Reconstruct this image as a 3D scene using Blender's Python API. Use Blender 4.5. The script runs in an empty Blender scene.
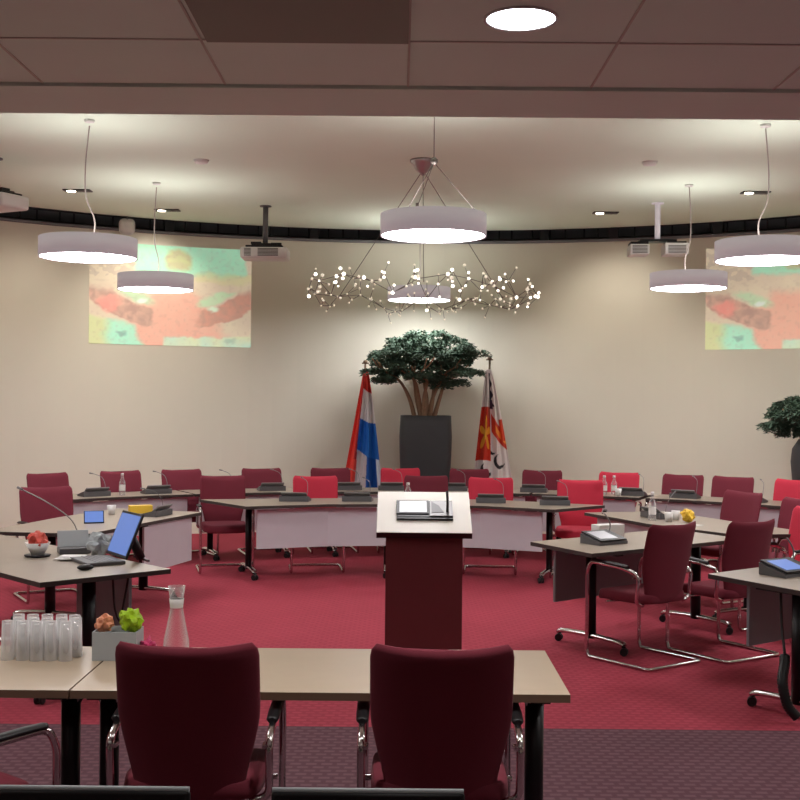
import bpy, bmesh, math, random
from mathutils import Vector, Matrix
random.seed(7)
PI = math.pi
C = bpy.context.scene.collection

# ---------------------------------------------------------------- materials
def lin(c):
    r = []
    for v in c:
        v = v/255.0
        r.append(v/12.92 if v <= 0.04045 else ((v+0.055)/1.055)**2.4)
    return tuple(r)
def mat(name, rgb, rough=0.6, metal=0.0, spec=0.5, noise=0.0, nscale=20.0, bump=0.0, emis=None, estr=0.0, sheen=0.0, trans=0.0, ior=1.45, coat=0.0):
    m = bpy.data.materials.new(name); m.use_nodes = True
    nt = m.node_tree; b = nt.nodes['Principled BSDF']
    col = lin(rgb)+(1,)
    b.inputs['Base Color'].default_value = col
    b.inputs['Roughness'].default_value = rough
    b.inputs['Metallic'].default_value = metal
    b.inputs['Specular IOR Level'].default_value = spec
    b.inputs['IOR'].default_value = ior
    b.inputs['Transmission Weight'].default_value = trans
    b.inputs['Coat Weight'].default_value = coat
    if sheen: b.inputs['Sheen Weight'].default_value = sheen
    if emis:
        b.inputs['Emission Color'].default_value = lin(emis)+(1,)
        b.inputs['Emission Strength'].default_value = estr
    if noise or bump:
        tc = nt.nodes.new('ShaderNodeTexCoord'); n = nt.nodes.new('ShaderNodeTexNoise')
        n.inputs['Scale'].default_value = nscale; n.inputs['Detail'].default_value = 4
        nt.links.new(tc.outputs['Object'], n.inputs['Vector'])
        if noise:
            mx = nt.nodes.new('ShaderNodeMix'); mx.data_type = 'RGBA'
            mx.inputs['A'].default_value = tuple(c*(1-noise) for c in col[:3])+(1,)
            mx.inputs['B'].default_value = tuple(min(1, c*(1+noise)) for c in col[:3])+(1,)
            nt.links.new(n.outputs['Fac'], mx.inputs['Factor'])
            nt.links.new(mx.outputs['Result'], b.inputs['Base Color'])
        if bump:
            bp = nt.nodes.new('ShaderNodeBump'); bp.inputs['Strength'].default_value = bump
            bp.inputs['Distance'].default_value = 0.004
            nt.links.new(n.outputs['Fac'], bp.inputs['Height'])
            nt.links.new(bp.outputs['Normal'], b.inputs['Normal'])
    return m
def attr_mat(name, rough=0.7, estr=0.0, diffuse=1.0):
    m = bpy.data.materials.new(name); m.use_nodes = True
    nt = m.node_tree; b = nt.nodes['Principled BSDF']
    a = nt.nodes.new('ShaderNodeAttribute'); a.attribute_name = 'Col'
    nt.links.new(a.outputs['Color'], b.inputs['Base Color'])
    b.inputs['Roughness'].default_value = rough
    if estr:
        nt.links.new(a.outputs['Color'], b.inputs['Emission Color'])
        b.inputs['Emission Strength'].default_value = estr
    return m

M = {}
M['wall'] = mat('wall_paint', (222,219,203), 0.85, noise=0.02, nscale=3, bump=0.05)
M['ceil'] = mat('ceiling_plaster', (220,232,216), 0.85, noise=0.03, nscale=1.5)
M['tile'] = mat('ceiling_tile', (232,246,236), 0.9, noise=0.04, nscale=2.0)
M['seam'] = mat('tile_seam', (205,200,192), 0.9)
M['hatch'] = mat('brown_ceiling_panel', (154,156,144), 0.85)
M['dark'] = mat('dark_recess', (120,120,124), 0.8, noise=0.2, nscale=5)
M['rod'] = mat('grey_rod', (110,110,112), 0.5, 0.5)
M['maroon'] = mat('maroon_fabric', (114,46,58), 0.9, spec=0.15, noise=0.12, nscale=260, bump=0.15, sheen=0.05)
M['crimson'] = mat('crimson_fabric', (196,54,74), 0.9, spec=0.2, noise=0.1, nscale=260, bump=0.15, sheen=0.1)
M['chrome'] = mat('chrome', (205,200,200), 0.16, 1.0)
M['alu'] = mat('brushed_aluminium', (170,168,168), 0.35, 0.9)
M['black'] = mat('black_plastic', (22,21,23), 0.45)
M['blackm'] = mat('black_powder_coat', (20,19,21), 0.38, 0.3)
M['lam'] = mat('tabletop_laminate', (176,157,134), 0.42, spec=0.45, noise=0.05, nscale=9)
M['desk_lam'] = mat('desk_laminate', (150,137,123), 0.38, spec=0.5, noise=0.05, nscale=9)  # laminate darkened: the grazing look of far desktops put into its colour
M['edge'] = mat('tabletop_edge', (58,50,47), 0.5)
M['panel'] = mat('modesty_grey', (192,188,194), 0.65, noise=0.04, nscale=6)
M['panel_dark'] = mat('modesty_anthracite', (134,146,150), 0.6, noise=0.06, nscale=6)
M['console'] = mat('console_grey', (92,90,92), 0.45)
M['console_face'] = mat('console_silver', (128,126,126), 0.45, 0.3)
M['lect'] = mat('lectern_wood', (112,52,56), 0.4, spec=0.4, noise=0.08, nscale=5)
M['lecttop'] = mat('lectern_top', (244,238,228), 0.5)
M['lectedge'] = mat('lectern_edge', (48,26,28), 0.5)
M['white'] = mat('white_plastic', (215,213,210), 0.5)
M['shade'] = mat('pendant_shade', (196,188,192), 0.6, emis=(225,218,224), estr=0.11)
M['diff'] = mat('pendant_diffuser', (240,238,235), 0.6, emis=(250,248,250), estr=11)
M['updiff'] = mat('pendant_upper_diffuser', (240,238,235), 0.6, emis=(250,245,242), estr=3.0)
M['down'] = mat('downlight_diffuser', (240,240,240), 0.6, emis=(238,244,255), estr=7)
M['spotled'] = mat('spot_led', (240,240,240), 0.6, emis=(255,235,210), estr=6)
M['bulb'] = mat('led_bead', (255,250,240), 0.3, emis=(255,246,232), estr=1.6)
M['bulbdim'] = mat('glass_bead', (225,220,205), 0.1, emis=(255,240,215), estr=0.25)
M['wire'] = mat('steel_wire', (120,112,108), 0.4, 0.8)
M['cord'] = mat('pale_cord', (170,160,155), 0.6)
M['pot'] = mat('anthracite_planter', (58,58,60), 0.6, noise=0.08, nscale=8)
M['soil'] = mat('soil', (50,38,30), 0.95, noise=0.3, nscale=40)
M['bark'] = mat('bark', (140,108,84), 0.85, noise=0.25, nscale=25, bump=0.5)
M['leaf'] = mat('dark_green_leaves', (80,100,84), 0.8, spec=0.2, noise=0.35, nscale=7)
M['screen_blue'] = mat('lit_blue_screen', (70,90,140), 0.4, emis=(105,140,215), estr=0.26)
M['screen_grey'] = mat('lit_pale_screen', (150,150,155), 0.3, emis=(205,200,205), estr=0.06)
def thin_glass(name, haze):
    m = bpy.data.materials.new(name); m.use_nodes = True; nt = m.node_tree
    b = nt.nodes['Principled BSDF']; out = nt.nodes['Material Output']
    b.inputs['Base Color'].default_value = (0.9,0.9,0.9,1); b.inputs['Roughness'].default_value = 0.08
    b.inputs['Specular IOR Level'].default_value = 0.9
    tr = nt.nodes.new('ShaderNodeBsdfTransparent'); mx = nt.nodes.new('ShaderNodeMixShader')
    lw = nt.nodes.new('ShaderNodeLayerWeight'); lw.inputs['Blend'].default_value = 0.35
    ma = nt.nodes.new('ShaderNodeMath'); ma.operation = 'MULTIPLY_ADD'; ma.inputs[1].default_value = 0.55; ma.inputs[2].default_value = haze
    nt.links.new(lw.outputs['Facing'], ma.inputs[0]); nt.links.new(ma.outputs[0], mx.inputs[0])
    nt.links.new(tr.outputs[0], mx.inputs[1]); nt.links.new(b.outputs[0], mx.inputs[2]); nt.links.new(mx.outputs[0], out.inputs['Surface'])
    return m
M['glass'] = thin_glass('clear_glass', 0.03)
M['tumbler'] = thin_glass('tumbler_glass', 0.2)  # bright highlights put in as white haze in the glass colour
M['yellow'] = mat('yellow_packet', (225,185,60), 0.5)
M['green'] = mat('lime_packet', (165,205,30), 0.5)
M['peach'] = mat('peach_packet', (225,150,115), 0.5)
M['pink'] = mat('pink_packet', (200,60,110), 0.5)
M['redstuff'] = mat('red_sweets', (205,80,66), 0.5, noise=0.3, nscale=60)
M['boxgrey'] = mat('grey_box', (172,178,180), 0.6)
M['paper'] = mat('white_paper', (225,222,218), 0.8)
M['flag'] = attr_mat('flag_cloth', 0.85)
M['proj'] = attr_mat('projected_picture', 0.9, estr=0.2)
M['grille'] = mat('projector_grille', (105,98,96), 0.6)
M['pole'] = mat('flag_pole', (120,100,80), 0.4, 0.6)

def carpet(name, base, fleck, amt):
    m = bpy.data.materials.new(name); m.use_nodes = True
    nt = m.node_tree; b = nt.nodes['Principled BSDF']; L = nt.links
    b.inputs['Roughness'].default_value = 0.95; b.inputs['Specular IOR Level'].default_value = 0.15
    tc = nt.nodes.new('ShaderNodeTexCoord')
    br = nt.nodes.new('ShaderNodeTexBrick')
    br.inputs['Scale'].default_value = 1.0
    br.inputs['Brick Width'].default_value = 0.075; br.inputs['Row Height'].default_value = 0.052
    br.inputs['Mortar Size'].default_value = 0.017; br.inputs['Mortar Smooth'].default_value = 0.6
    br.offset = 0.5
    a = lin(base); f = lin(fleck)
    br.inputs['Color1'].default_value = f+(1,)
    br.inputs['Color2'].default_value = tuple(x*0.88 for x in f)+(1,)
    br.inputs['Mortar'].default_value = a+(1,)
    L.new(tc.outputs['Object'], br.inputs['Vector'])
    n = nt.nodes.new('ShaderNodeTexNoise'); n.inputs['Scale'].default_value = 1.2; n.inputs['Detail'].default_value = 5
    L.new(tc.outputs['Object'], n.inputs['Vector'])
    n2 = nt.nodes.new('ShaderNodeTexNoise'); n2.inputs['Scale'].default_value = 180
    L.new(tc.outputs['Object'], n2.inputs['Vector'])
    mx = nt.nodes.new('ShaderNodeMix'); mx.data_type = 'RGBA'; mx.inputs['Factor'].default_value = amt
    mx.inputs['A'].default_value = a+(1,)
    L.new(br.outputs['Color'], mx.inputs['B'])
    mul = nt.nodes.new('ShaderNodeMath'); mul.operation = 'MULTIPLY_ADD'
    mul.inputs[1].default_value = 0.22; mul.inputs[2].default_value = 0.89
    L.new(n.outputs['Fac'], mul.inputs[0])
    vm = nt.nodes.new('ShaderNodeVectorMath'); vm.operation = 'SCALE'
    L.new(mx.outputs['Result'], vm.inputs[0]); L.new(mul.outputs[0], vm.inputs['Scale'])
    L.new(vm.outputs[0], b.inputs['Base Color'])
    bp = nt.nodes.new('ShaderNodeBump'); bp.inputs['Strength'].default_value = 0.4; bp.inputs['Distance'].default_value = 0.004
    L.new(n2.outputs['Fac'], bp.inputs['Height']); L.new(bp.outputs['Normal'], b.inputs['Normal'])
    return m
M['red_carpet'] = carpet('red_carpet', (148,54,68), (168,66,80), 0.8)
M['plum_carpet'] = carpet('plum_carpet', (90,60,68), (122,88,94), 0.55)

# ---------------------------------------------------------------- mesh helpers
class MB:
    def __init__(s): s.bm = bmesh.new(); s.smooth = set()
    def _xf(s, verts, mtx):
        if mtx is not None: bmesh.ops.transform(s.bm, matrix=mtx, verts=verts)
    def box(s, c, d, mtx=None, bevel=0.0, seg=2, rz=0.0):
        r = bmesh.ops.create_cube(s.bm, size=1.0); vs = r['verts']
        bmesh.ops.scale(s.bm, vec=d, verts=vs)
        if bevel > 0:
            es = list({e for v in vs for e in v.link_edges})
            q = bmesh.ops.bevel(s.bm, geom=es, offset=bevel, segments=seg, affect='EDGES', profile=0.5)
            vs = list({v for f in q['faces'] for v in f.verts} | {v for v in vs if v.is_valid})
            for f in q['faces']: f.smooth = True
        mm = Matrix.Translation(c) @ Matrix.Rotation(rz, 4, 'Z')
        if mtx is not None: mm = mtx @ mm
        bmesh.ops.transform(s.bm, matrix=mm, verts=vs)
        return s
    def prism(s, poly, z0, z1, mi_side=0, mi_top=0):
        b = [s.bm.verts.new((p[0], p[1], z0)) for p in poly]
        t = [s.bm.verts.new((p[0], p[1], z1)) for p in poly]
        n = len(poly)
        f = s.bm.faces.new(t); f.material_index = mi_top
        f = s.bm.faces.new(b[::-1]); f.material_index = mi_top
        for i in range(n):
            f = s.bm.faces.new((b[i], b[(i+1)%n], t[(i+1)%n], t[i])); f.material_index = mi_side
        return s
    def loops(s, rings, cap0=True, cap1=True, smooth=True, closed=True):
        vr = [[s.bm.verts.new(p) for p in r] for r in rings]
        n = len(vr[0])
        for a, b in zip(vr[:-1], vr[1:]):
            for i in range(n if closed else n-1):
                f = s.bm.faces.new((a[i], a[(i+1)%n], b[(i+1)%n], b[i])); f.smooth = smooth
        if cap0: s.bm.faces.new(vr[0][::-1])
        if cap1: s.bm.faces.new(vr[-1])
        return vr
    def tube(s, pts, r, seg=8, flat=1.0):
        pts = [Vector(p) for p in pts]
        rings = []; up = None
        for i, p in enumerate(pts):
            if i == 0: t = pts[1]-p
            elif i == len(pts)-1: t = p-pts[i-1]
            else: t = (pts[i+1]-p).normalized()+(p-pts[i-1]).normalized()
            t.normalize()
            if up is None:
                up = Vector((0,0,1)) if abs(t.z) < 0.9 else Vector((1,0,0))
            a = t.cross(up)
            if a.length < 1e-4: a = t.cross(Vector((0.3,1,0.2)))
            a.normalize(); b = a.cross(t).normalized(); up = b
            rr = r[i] if isinstance(r, (list, tuple)) else r
            rings.append([p + a*math.cos(2*PI*k/seg)*rr*flat + b*math.sin(2*PI*k/seg)*rr for k in range(seg)])
        s.loops(rings); return s
    def lathe(s, prof, c=(0,0,0), seg=32, cap0=True, cap1=True):
        rings = [[(c[0]+r*math.cos(2*PI*k/seg), c[1]+r*math.sin(2*PI*k/seg), c[2]+z) for k in range(seg)] for r, z in prof]
        s.loops(rings, cap0, cap1); return s
    def ball(s, c, r, u=8, v=6, sc=(1,1,1)):
        q = bmesh.ops.create_uvsphere(s.bm, u_segments=u, v_segments=v, radius=r)
        for f in {f for w in q['verts'] for f in w.link_faces}: f.smooth = True
        bmesh.ops.scale(s.bm, vec=sc, verts=q['verts'])
        bmesh.ops.translate(s.bm, vec=c, verts=q['verts']); return s
    def build(s, name, mats, parent=None, normals=True):
        if normals: bmesh.ops.recalc_face_normals(s.bm, faces=s.bm.faces)
        me = bpy.data.meshes.new(name); s.bm.to_mesh(me); s.bm.free()
        for m in (mats if isinstance(mats, (list, tuple)) else [mats]): me.materials.append(m)
        o = bpy.data.objects.new(name, me); C.objects.link(o)
        if parent is not None: o.parent = parent
        return o

def fillet(pts, r=0.05, n=6):
    out = [Vector(pts[0])]
    for i in range(1, len(pts)-1):
        p0, p, p1 = Vector(pts[i-1]), Vector(pts[i]), Vector(pts[i+1])
        a = (p0-p); b = (p1-p); rr = min(r, a.length*0.48, b.length*0.48)
        A = p+a.normalized()*rr; B = p+b.normalized()*rr
        for k in range(n+1):
            t = k/n
            out.append(A*(1-t)**2 + p*2*t*(1-t) + B*t*t)
    out.append(Vector(pts[-1])); return out
def curve3(pts, n=8):
    P = [Vector(p) for p in pts]; P = [P[0]*2-P[1]]+P+[P[-1]*2-P[-2]]
    out = []
    for i in range(1, len(P)-2):
        for k in range(n):
            t = k/n
            out.append(0.5*((2*P[i])+(P[i+1]-P[i-1])*t+(2*P[i-1]-5*P[i]+4*P[i+1]-P[i+2])*t*t+(3*P[i]-P[i-1]-3*P[i+1]+P[i+2])*t**3))
    out.append(P[-2]); return out

def thing(name, label, cat, loc=(0,0,0), rz=0.0, group=None):
    o = bpy.data.objects.new(name, None); C.objects.link(o)
    o.empty_display_size = 0.1
    o.location = loc; o.rotation_euler = (0,0,rz); tag(o, label, cat, group); return o
def tag(o, label, cat, group=None):
    o['label'] = label; o['category'] = cat
    if group: o['group'] = group
    return o
def struct(o): o['kind'] = 'structure'; return o
def copy_tree(o, parent=None):
    c = o.copy(); C.objects.link(c); c.parent = parent
    for ch in [x for x in o.children]: copy_tree(ch, c)
    return c
def face(dx, dy): return math.atan2(-dx, dy)      # local +Y points along (dx, dy)

# ---------------------------------------------------------------- room shell
WC = (0.25, 7.7); WR = 8.3; WTOP = 3.9; CZ = 4.07; LZ = 2.95; EDGE = 4.96
def wp(t, r=WR, c=WC): return (c[0]+r*math.sin(t), c[1]+r*math.cos(t))
tmax = math.acos((EDGE-WC[1])/WR)     # where the curved wall meets the low part of the room
def arc_wall(name, r0, r1, z0, z1, m, t0=-tmax, t1=tmax, n=96, c=WC):
    mb = MB(); rings = []
    for i in range(n+1):
        t = t0+(t1-t0)*i/n
        a = wp(t, r0, c); b = wp(t, r1, c)
        rings.append([(a[0],a[1],z0),(b[0],b[1],z0),(b[0],b[1],z1),(a[0],a[1],z1)])
    mb.loops(rings, smooth=False); return mb.build(name, m)
struct(arc_wall('wall_back', WR, WR+0.12, 0, WTOP, M['wall']))
struct(arc_wall('trim_1', WR-0.035, WR+0.1, WTOP-0.002, WTOP+0.03, M['dark']))
struct(arc_wall('wall_recess', WR+0.5, WR+0.6, 3.4, 4.6, M['dark']))

x0w, x1w = wp(-tmax)[0], wp(tmax)[0]
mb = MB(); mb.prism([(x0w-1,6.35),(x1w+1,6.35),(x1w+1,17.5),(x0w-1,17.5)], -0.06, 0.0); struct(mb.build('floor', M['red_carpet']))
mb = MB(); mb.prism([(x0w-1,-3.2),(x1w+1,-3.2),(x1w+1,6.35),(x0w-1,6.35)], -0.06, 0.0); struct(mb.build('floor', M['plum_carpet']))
for nm, x in (('wall_left', x0w-0.06), ('wall_right', x1w+0.06)):
    mb = MB(); mb.box((x, (EDGE-3.2)/2, 1.5), (0.12, EDGE+3.2, 3.0)); struct(mb.build(nm, M['wall']))
mb = MB(); mb.box((0.25,-3.2,1.5), (x1w-x0w+0.4,0.12,3.0)); struct(mb.build('wall_front', M['wall']))
# high ceiling: its far edge is a flatter arc than the wall
CC = (0.25, 8.42); CR = 7.53
poly = [(CC[0]+CR*math.sin(t), CC[1]+CR*math.cos(t)) for t in [(-1.5+3.0*i/96) for i in range(97)]]
poly = [(x0w-0.3, 8.2)]+poly+[(x1w+0.3, 8.2),(x1w+0.3, EDGE-0.05),(x0w-0.3, EDGE-0.05)]
mb = MB(); mb.prism(poly, CZ, CZ+0.05); struct(mb.build('ceiling', M['ceil']))
mb = MB(); mb.prism([(x0w-2,EDGE-0.1),(x1w+2,EDGE-0.1),(x1w+2,17.5),(x0w-2,17.5)], 4.55, 4.6); struct(mb.build('ceiling_void', M['dark']))
# bulkhead between low and high ceilings
mb = MB(); mb.box((0.25, EDGE-0.06, (LZ+4.6)/2+0.01), (x1w-x0w+0.4, 0.1, 4.6-LZ-0.02)); struct(mb.build('wall_bulkhead', M['ceil']))
mb = MB(); mb.box((0.25, EDGE-0.215, LZ+0.02), (x1w-x0w, 0.43, 0.04)); struct(mb.build('trim_2', M['tile']))
mb = MB(); mb.prism([(x0w-0.1,-3.2),(x1w+0.1,-3.2),(x1w+0.1,EDGE-0.44),(x0w-0.1,EDGE-0.44)], LZ+0.012, LZ+0.06); struct(mb.build('ceiling_low', M['tile']))
mb = MB()
for k in range(-9, 11): mb.box((0.02+0.7*k, (EDGE-0.44-3.2)/2, LZ+0.011), (0.008, EDGE-0.44+3.2, 0.006))
for k in range(13): mb.box((0.25, 3.96-0.54*k, LZ+0.011), (x1w-x0w, 0.008, 0.006))
struct(mb.build('ceiling_grid', M['seam']))
mb = MB(); mb.box((-0.32, 3.43, LZ+0.006), (0.675, 1.05, 0.012)); struct(mb.build('ceiling_panel', M['hatch']))
# things seen in the dark gap above the wall
mb = MB()
for k in range(46):
    t = -0.62+1.24*k/45+random.uniform(-.006,.006)
    p = wp(t, WR+0.28); mb.tube([(p[0],p[1],3.6),(p[0],p[1],4.5)], 0.012, 6)
for zz in (3.98, 4.12):
    mb.tube([(*wp(-0.75+1.5*i/60, WR+0.22), zz) for i in range(61)], 0.014, 6)
for t in (-0.40,-0.17,-0.04,0.2,0.31,0.47):
    p = wp(t, WR+0.22); mb.box((p[0],p[1],4.05), (0.12,0.1,0.4), rz=-t)
o = mb.build('trim_3', mat('recess_steel', (70,70,73), 0.5, 0.6)); struct(o)

# ---------------------------------------------------------------- pendant lamps
def make_pendant(label, loc, cordpts, tripod=False):
    t = thing('pendant_lamp', label, 'lamp', loc, 0, 'round drum pendant lamps')
    R, H = 0.4, 0.165
    mb = MB(); mb.lathe([(R-0.012, 0.004),(R, 0.0),(R, H),(R-0.012, H),(R-0.012, H-0.01),(R-0.012,0.004)], seg=64, cap0=False, cap1=False)
    mb.build('lamp_shade', M['shade'], t)
    mb = MB(); mb.lathe([(0.02,0.006),(R-0.014,0.006),(R-0.014,0.014),(0.02,0.014)], seg=64); mb.build('diffuser', M['diff'], t)
    mb = MB(); mb.lathe([(0.02,H-0.02),(R-0.014,H-0.02),(R-0.014,H-0.012),(0.02,H-0.012)], seg=48); mb.build('upper_diffuser', M['updiff'], t)
    mb = MB()
    if tripod:
        hub = Vector((0,0,0.56))
        for a in (0.15, 2.3, 4.35):
            e = Vector((math.cos(a)*0.36, math.sin(a)*0.36, H))
            mb.tube([e, hub], 0.0035, 5); mb.tube([e-Vector((0,0,0.01)), e+Vector((0,0,0.03))], 0.012, 8)
        mb.lathe([(0.012,0.54),(0.03,0.56),(0.03,0.58),(0.01,0.6)], seg=16)
        mb.tube([hub, (0.0,0,CZ-loc[2])], 0.004, 5)
    else:
        mb.tube(curve3(cordpts), 0.006, 6)
        mb.tube([(-0.15,0.05,H-0.01),(-0.15,0.05,H+0.03)], 0.016, 8)
    mb.build('suspension_cord', M['cord'] if not tripod else M['wire'], t)
    mb = MB(); top = CZ-loc[2]
    mb.lathe([(0.01,top-0.022),(0.04,top-0.02),(0.045,top)], seg=20); mb.build('ceiling_rose', M['white'], t)
    return t
PZ = 2.97
def cp(k): return [(0.04*k,0,0.155),(0.05*k,0,0.32),(-0.02*k,0,0.5),(-0.03*k,0.0,0.75),(0.0,0,CZ-PZ)]
make_pendant('large round white drum pendant hanging in the middle nearest, above the bead chandelier', (0.24,8.9,3.0), None, True)
make_pendant('small round white pendant in the middle, seen through the bead chandelier', (0.23,15.0,3.04), [(0,0,.15),(.01,0,.5),(0,0,CZ-3.04)])
make_pendant('large round white drum pendant at left, partly over the projected picture corner', (-2.60,9.8,PZ-0.05), cp(1))
make_pendant('smaller round white pendant at left, in front of the whole projected picture', (-2.62,12.6,PZ-0.05), cp(0.6))
make_pendant('large round white drum pendant at right, cut by the photo edge', (3.0,9.75,PZ-0.03), cp(-1))
make_pendant('smaller round white pendant at right, left of the right projected picture', (3.03,12.45,PZ+0.0), cp(-0.7))

for X_, Y_, l_ in ((-2.95,6.6,'added unseen drum pendant left of the frame, brightening the near left side'),(3.4,6.6,'added unseen drum pendant right of the frame, brightening the near right side'),
                   (-5.7,9.3,'added unseen drum pendant at the left wall, brightening the room'),(6.2,9.3,'added unseen drum pendant at the right wall, brightening the room')):
    make_pendant(l_, (X_,Y_,PZ), cp(1))  # unseen pendants added at both sides to brighten the room
# downlight in the low ceiling
def downlight(label, x, y):
    t = thing('ceiling_downlight', label, 'ceiling light', (x,y,LZ+0.012))
    mb = MB(); mb.lathe([(0.118,0.0),(0.118,-0.006),(0.108,-0.006),(0.108,0.0)], seg=48, cap0=False, cap1=False); mb.build('trim_ring', M['white'], t)
    mb = MB(); mb.lathe([(0.01,-0.003),(0.109,-0.003),(0.109,-0.001),(0.01,-0.001)], seg=48); mb.build('diffuser', M['down'], t)
    l = bpy.data.lights.new('downlight_or_fill_lamp', 'AREA'); l.shape = 'DISK'; l.size = 0.2; l.energy = DOWN_W; l.color = (1,0.96,0.93); l.spread = math.radians(125)
    lo = bpy.data.objects.new('downlight_or_fill_lamp', l); C.objects.link(lo); lo.location = (x,y,LZ-0.0)
DOWN_W = 6.5
downlight('bright round recessed downlight in the low ceiling near the camera', 0.37, 3.715)
for x, y in ((-1.6,3.7),(2.4,3.7),(-3.6,3.7),(4.4,3.7),(0.37,1.0),(-2.6,1.0),(3.4,1.0),(0.37,-1.5),(-3,-1.5),(4,-1.5)):  # unseen lamps without fixtures, added for more light from the low ceiling
    l = bpy.data.lights.new('downlight_or_fill_lamp', 'AREA'); l.shape = 'DISK'; l.size = 0.2; l.energy = DOWN_W*(0.75 if y > 2 else .35); l.color = (1,0.96,0.93); l.spread = math.radians(125)
    lo = bpy.data.objects.new('downlight_or_fill_lamp', l); C.objects.link(lo); lo.location = (x,y,LZ-0.0)

# recessed twin spots and detectors in the high ceiling
for lab, x, y in (('twin recessed spot above the left drum pendant', -3.6,13.1),('twin recessed spot by the left end of the dark gap', -2.86,14.4),
                  ('twin recessed spot left of the right projector pole', 2.47,14.3),('twin recessed spot near the right pendant cord', 3.85,12.85)):
    t = thing('recessed_spot', lab, 'ceiling light', (x,y,CZ), 0, 'recessed twin spots')
    mb = MB(); mb.box((0,0,-0.006),(0.3,0.14,0.012)); mb.build('housing', M['black'], t)
    mb = MB(); mb.lathe([(0.01,-0.018),(0.045,-0.018),(0.05,-0.012)], c=(-0.07,0,0), seg=16); mb.build('lens', M['spotled'], t)
    mb = MB(); mb.lathe([(0.01,-0.018),(0.045,-0.018),(0.05,-0.012)], c=(0.07,0,0), seg=16); mb.build('lens', M['grille'], t)
    l = bpy.data.lights.new('spot_lamp', 'SPOT'); l.energy = 38; l.spot_size = math.radians(95); l.spot_blend = 0.9; l.color = (1,0.9,0.78); l.shadow_soft_size = 0.06
    lo = bpy.data.objects.new('spot_lamp', l); C.objects.link(lo); lo.location = (x,y,CZ-0.04)
    d = Vector((x-WC[0], y-WC[1], 0)).normalized()*0.75+Vector((0,0,-1)); lo.rotation_euler = d.to_track_quat('-Z','Y').to_euler()
for lab, x, y in (('flat white smoke detector on the ceiling left of centre', -1.94,11.4),('flat white smoke detector on the ceiling right of centre', 2.37,11.3)):
    mb = MB(); mb.lathe([(0.02,-0.035),(0.06,-0.03),(0.075,0)], seg=24); o = mb.build('smoke_detector', M['white']); o.location = (x,y,CZ); tag(o, lab, 'smoke detector')
# white speaker at the dark gap
p = wp(-0.475, WR-0.15)
t = thing('ceiling_speaker', 'small round white speaker in front of the dark gap at left', 'speaker', (p[0],p[1],3.94), 0.45)
mb = MB(); mb.box((0,0,0),(0.2,0.08,0.2), bevel=0.06, seg=4); mb.build('speaker_body', M['white'], t)
mb = MB(); mb.tube([(0,0.0,0.09),(0,0.0,CZ-3.94)], 0.012, 6); mb.build('bracket', M['rod'], t)

# ---------------------------------------------------------------- bead chandelier
ch = thing('chandelier', 'wide ring chandelier of thin rods and many tiny glowing beads', 'chandelier', (0.2,11.3,2.78))
mb = MB(); zt = CZ-2.78
mb.lathe([(0.125,zt),(0.125,zt-0.02),(0.1,zt-0.04),(0.07,zt-0.10),(0.03,zt-0.13),(0.012,zt-0.15)], seg=32); mb.build('canopy', M['alu'], ch)
R = 1.0; nodes = []
for k in range(60):
    f = ((k % 30)+0.5)/30*2-1; sg = 1 if k < 30 else -1
    x_ = f*sg*1.1+random.uniform(-.03,.03); y_ = sg*math.sqrt(max(0.0, 1.15**2-x_*x_))*0.95*random.uniform(.86,1.08)
    nodes.append(Vector((x_, y_, random.uniform(-.13,.13)*(1-0.35*abs(f)))))
mb = MB(); tips = []
for k in range(60):
    mb.tube([nodes[k], nodes[(k+1)%60]], 0.0035, 4)
    if k % 3 == 0: mb.tube([nodes[k], nodes[(k+3)%60]], 0.003, 4)
    tips.append(nodes[k])
    for j in range(random.choice((1,2,2,3))):
        a = math.atan2(nodes[k].y, nodes[k].x)
        d = Vector((math.cos(a)*random.uniform(-1,1), math.sin(a)*random.uniform(-1,1), random.uniform(-1,1))).normalized()*random.uniform(.05,.17)
        mb.tube([nodes[k], nodes[k]+d], 0.0025, 4); tips.append(nodes[k]+d)
mb.build('rod_frame', M['wire'], ch)
mb = MB()
for a in (0.6, 2.54, 4.71):
    mb.tube([(R*math.cos(a), R*math.sin(a), 0.02), (0.02*math.cos(a),0.02*math.sin(a),zt-0.12)], 0.0035, 5)
mb.build('suspension_wire', M['wire'], ch)
tips.sort(key=lambda v: v.y)
mb = MB(); mb.ball((0,0,0), 0.0125, 8, 6); b0 = mb.build('light_bead', M['bulb'], ch)
mb = MB(); mb.ball((0,0,0), 0.013, 8, 6); b1 = mb.build('light_bead', M['bulbdim'], ch)
first = [True, True]
for i, p in enumerate(tips[:100]):
    w = 0 if random.random() < 0.5 else 1
    src = (b0, b1)[w]
    o = src if first[w] else src.copy()
    if not first[w]: C.objects.link(o)
    first[w] = False; o.location = p; s_ = random.uniform(0.65,1.35); o.scale = (s_,s_,s_)
mb = MB()
for p in tips[100:]: mb.ball(p, 0.012, 6, 4)
o = mb.build('light_bead_rest', M['bulbdim'], ch); o['kind'] = 'stuff'

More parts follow.
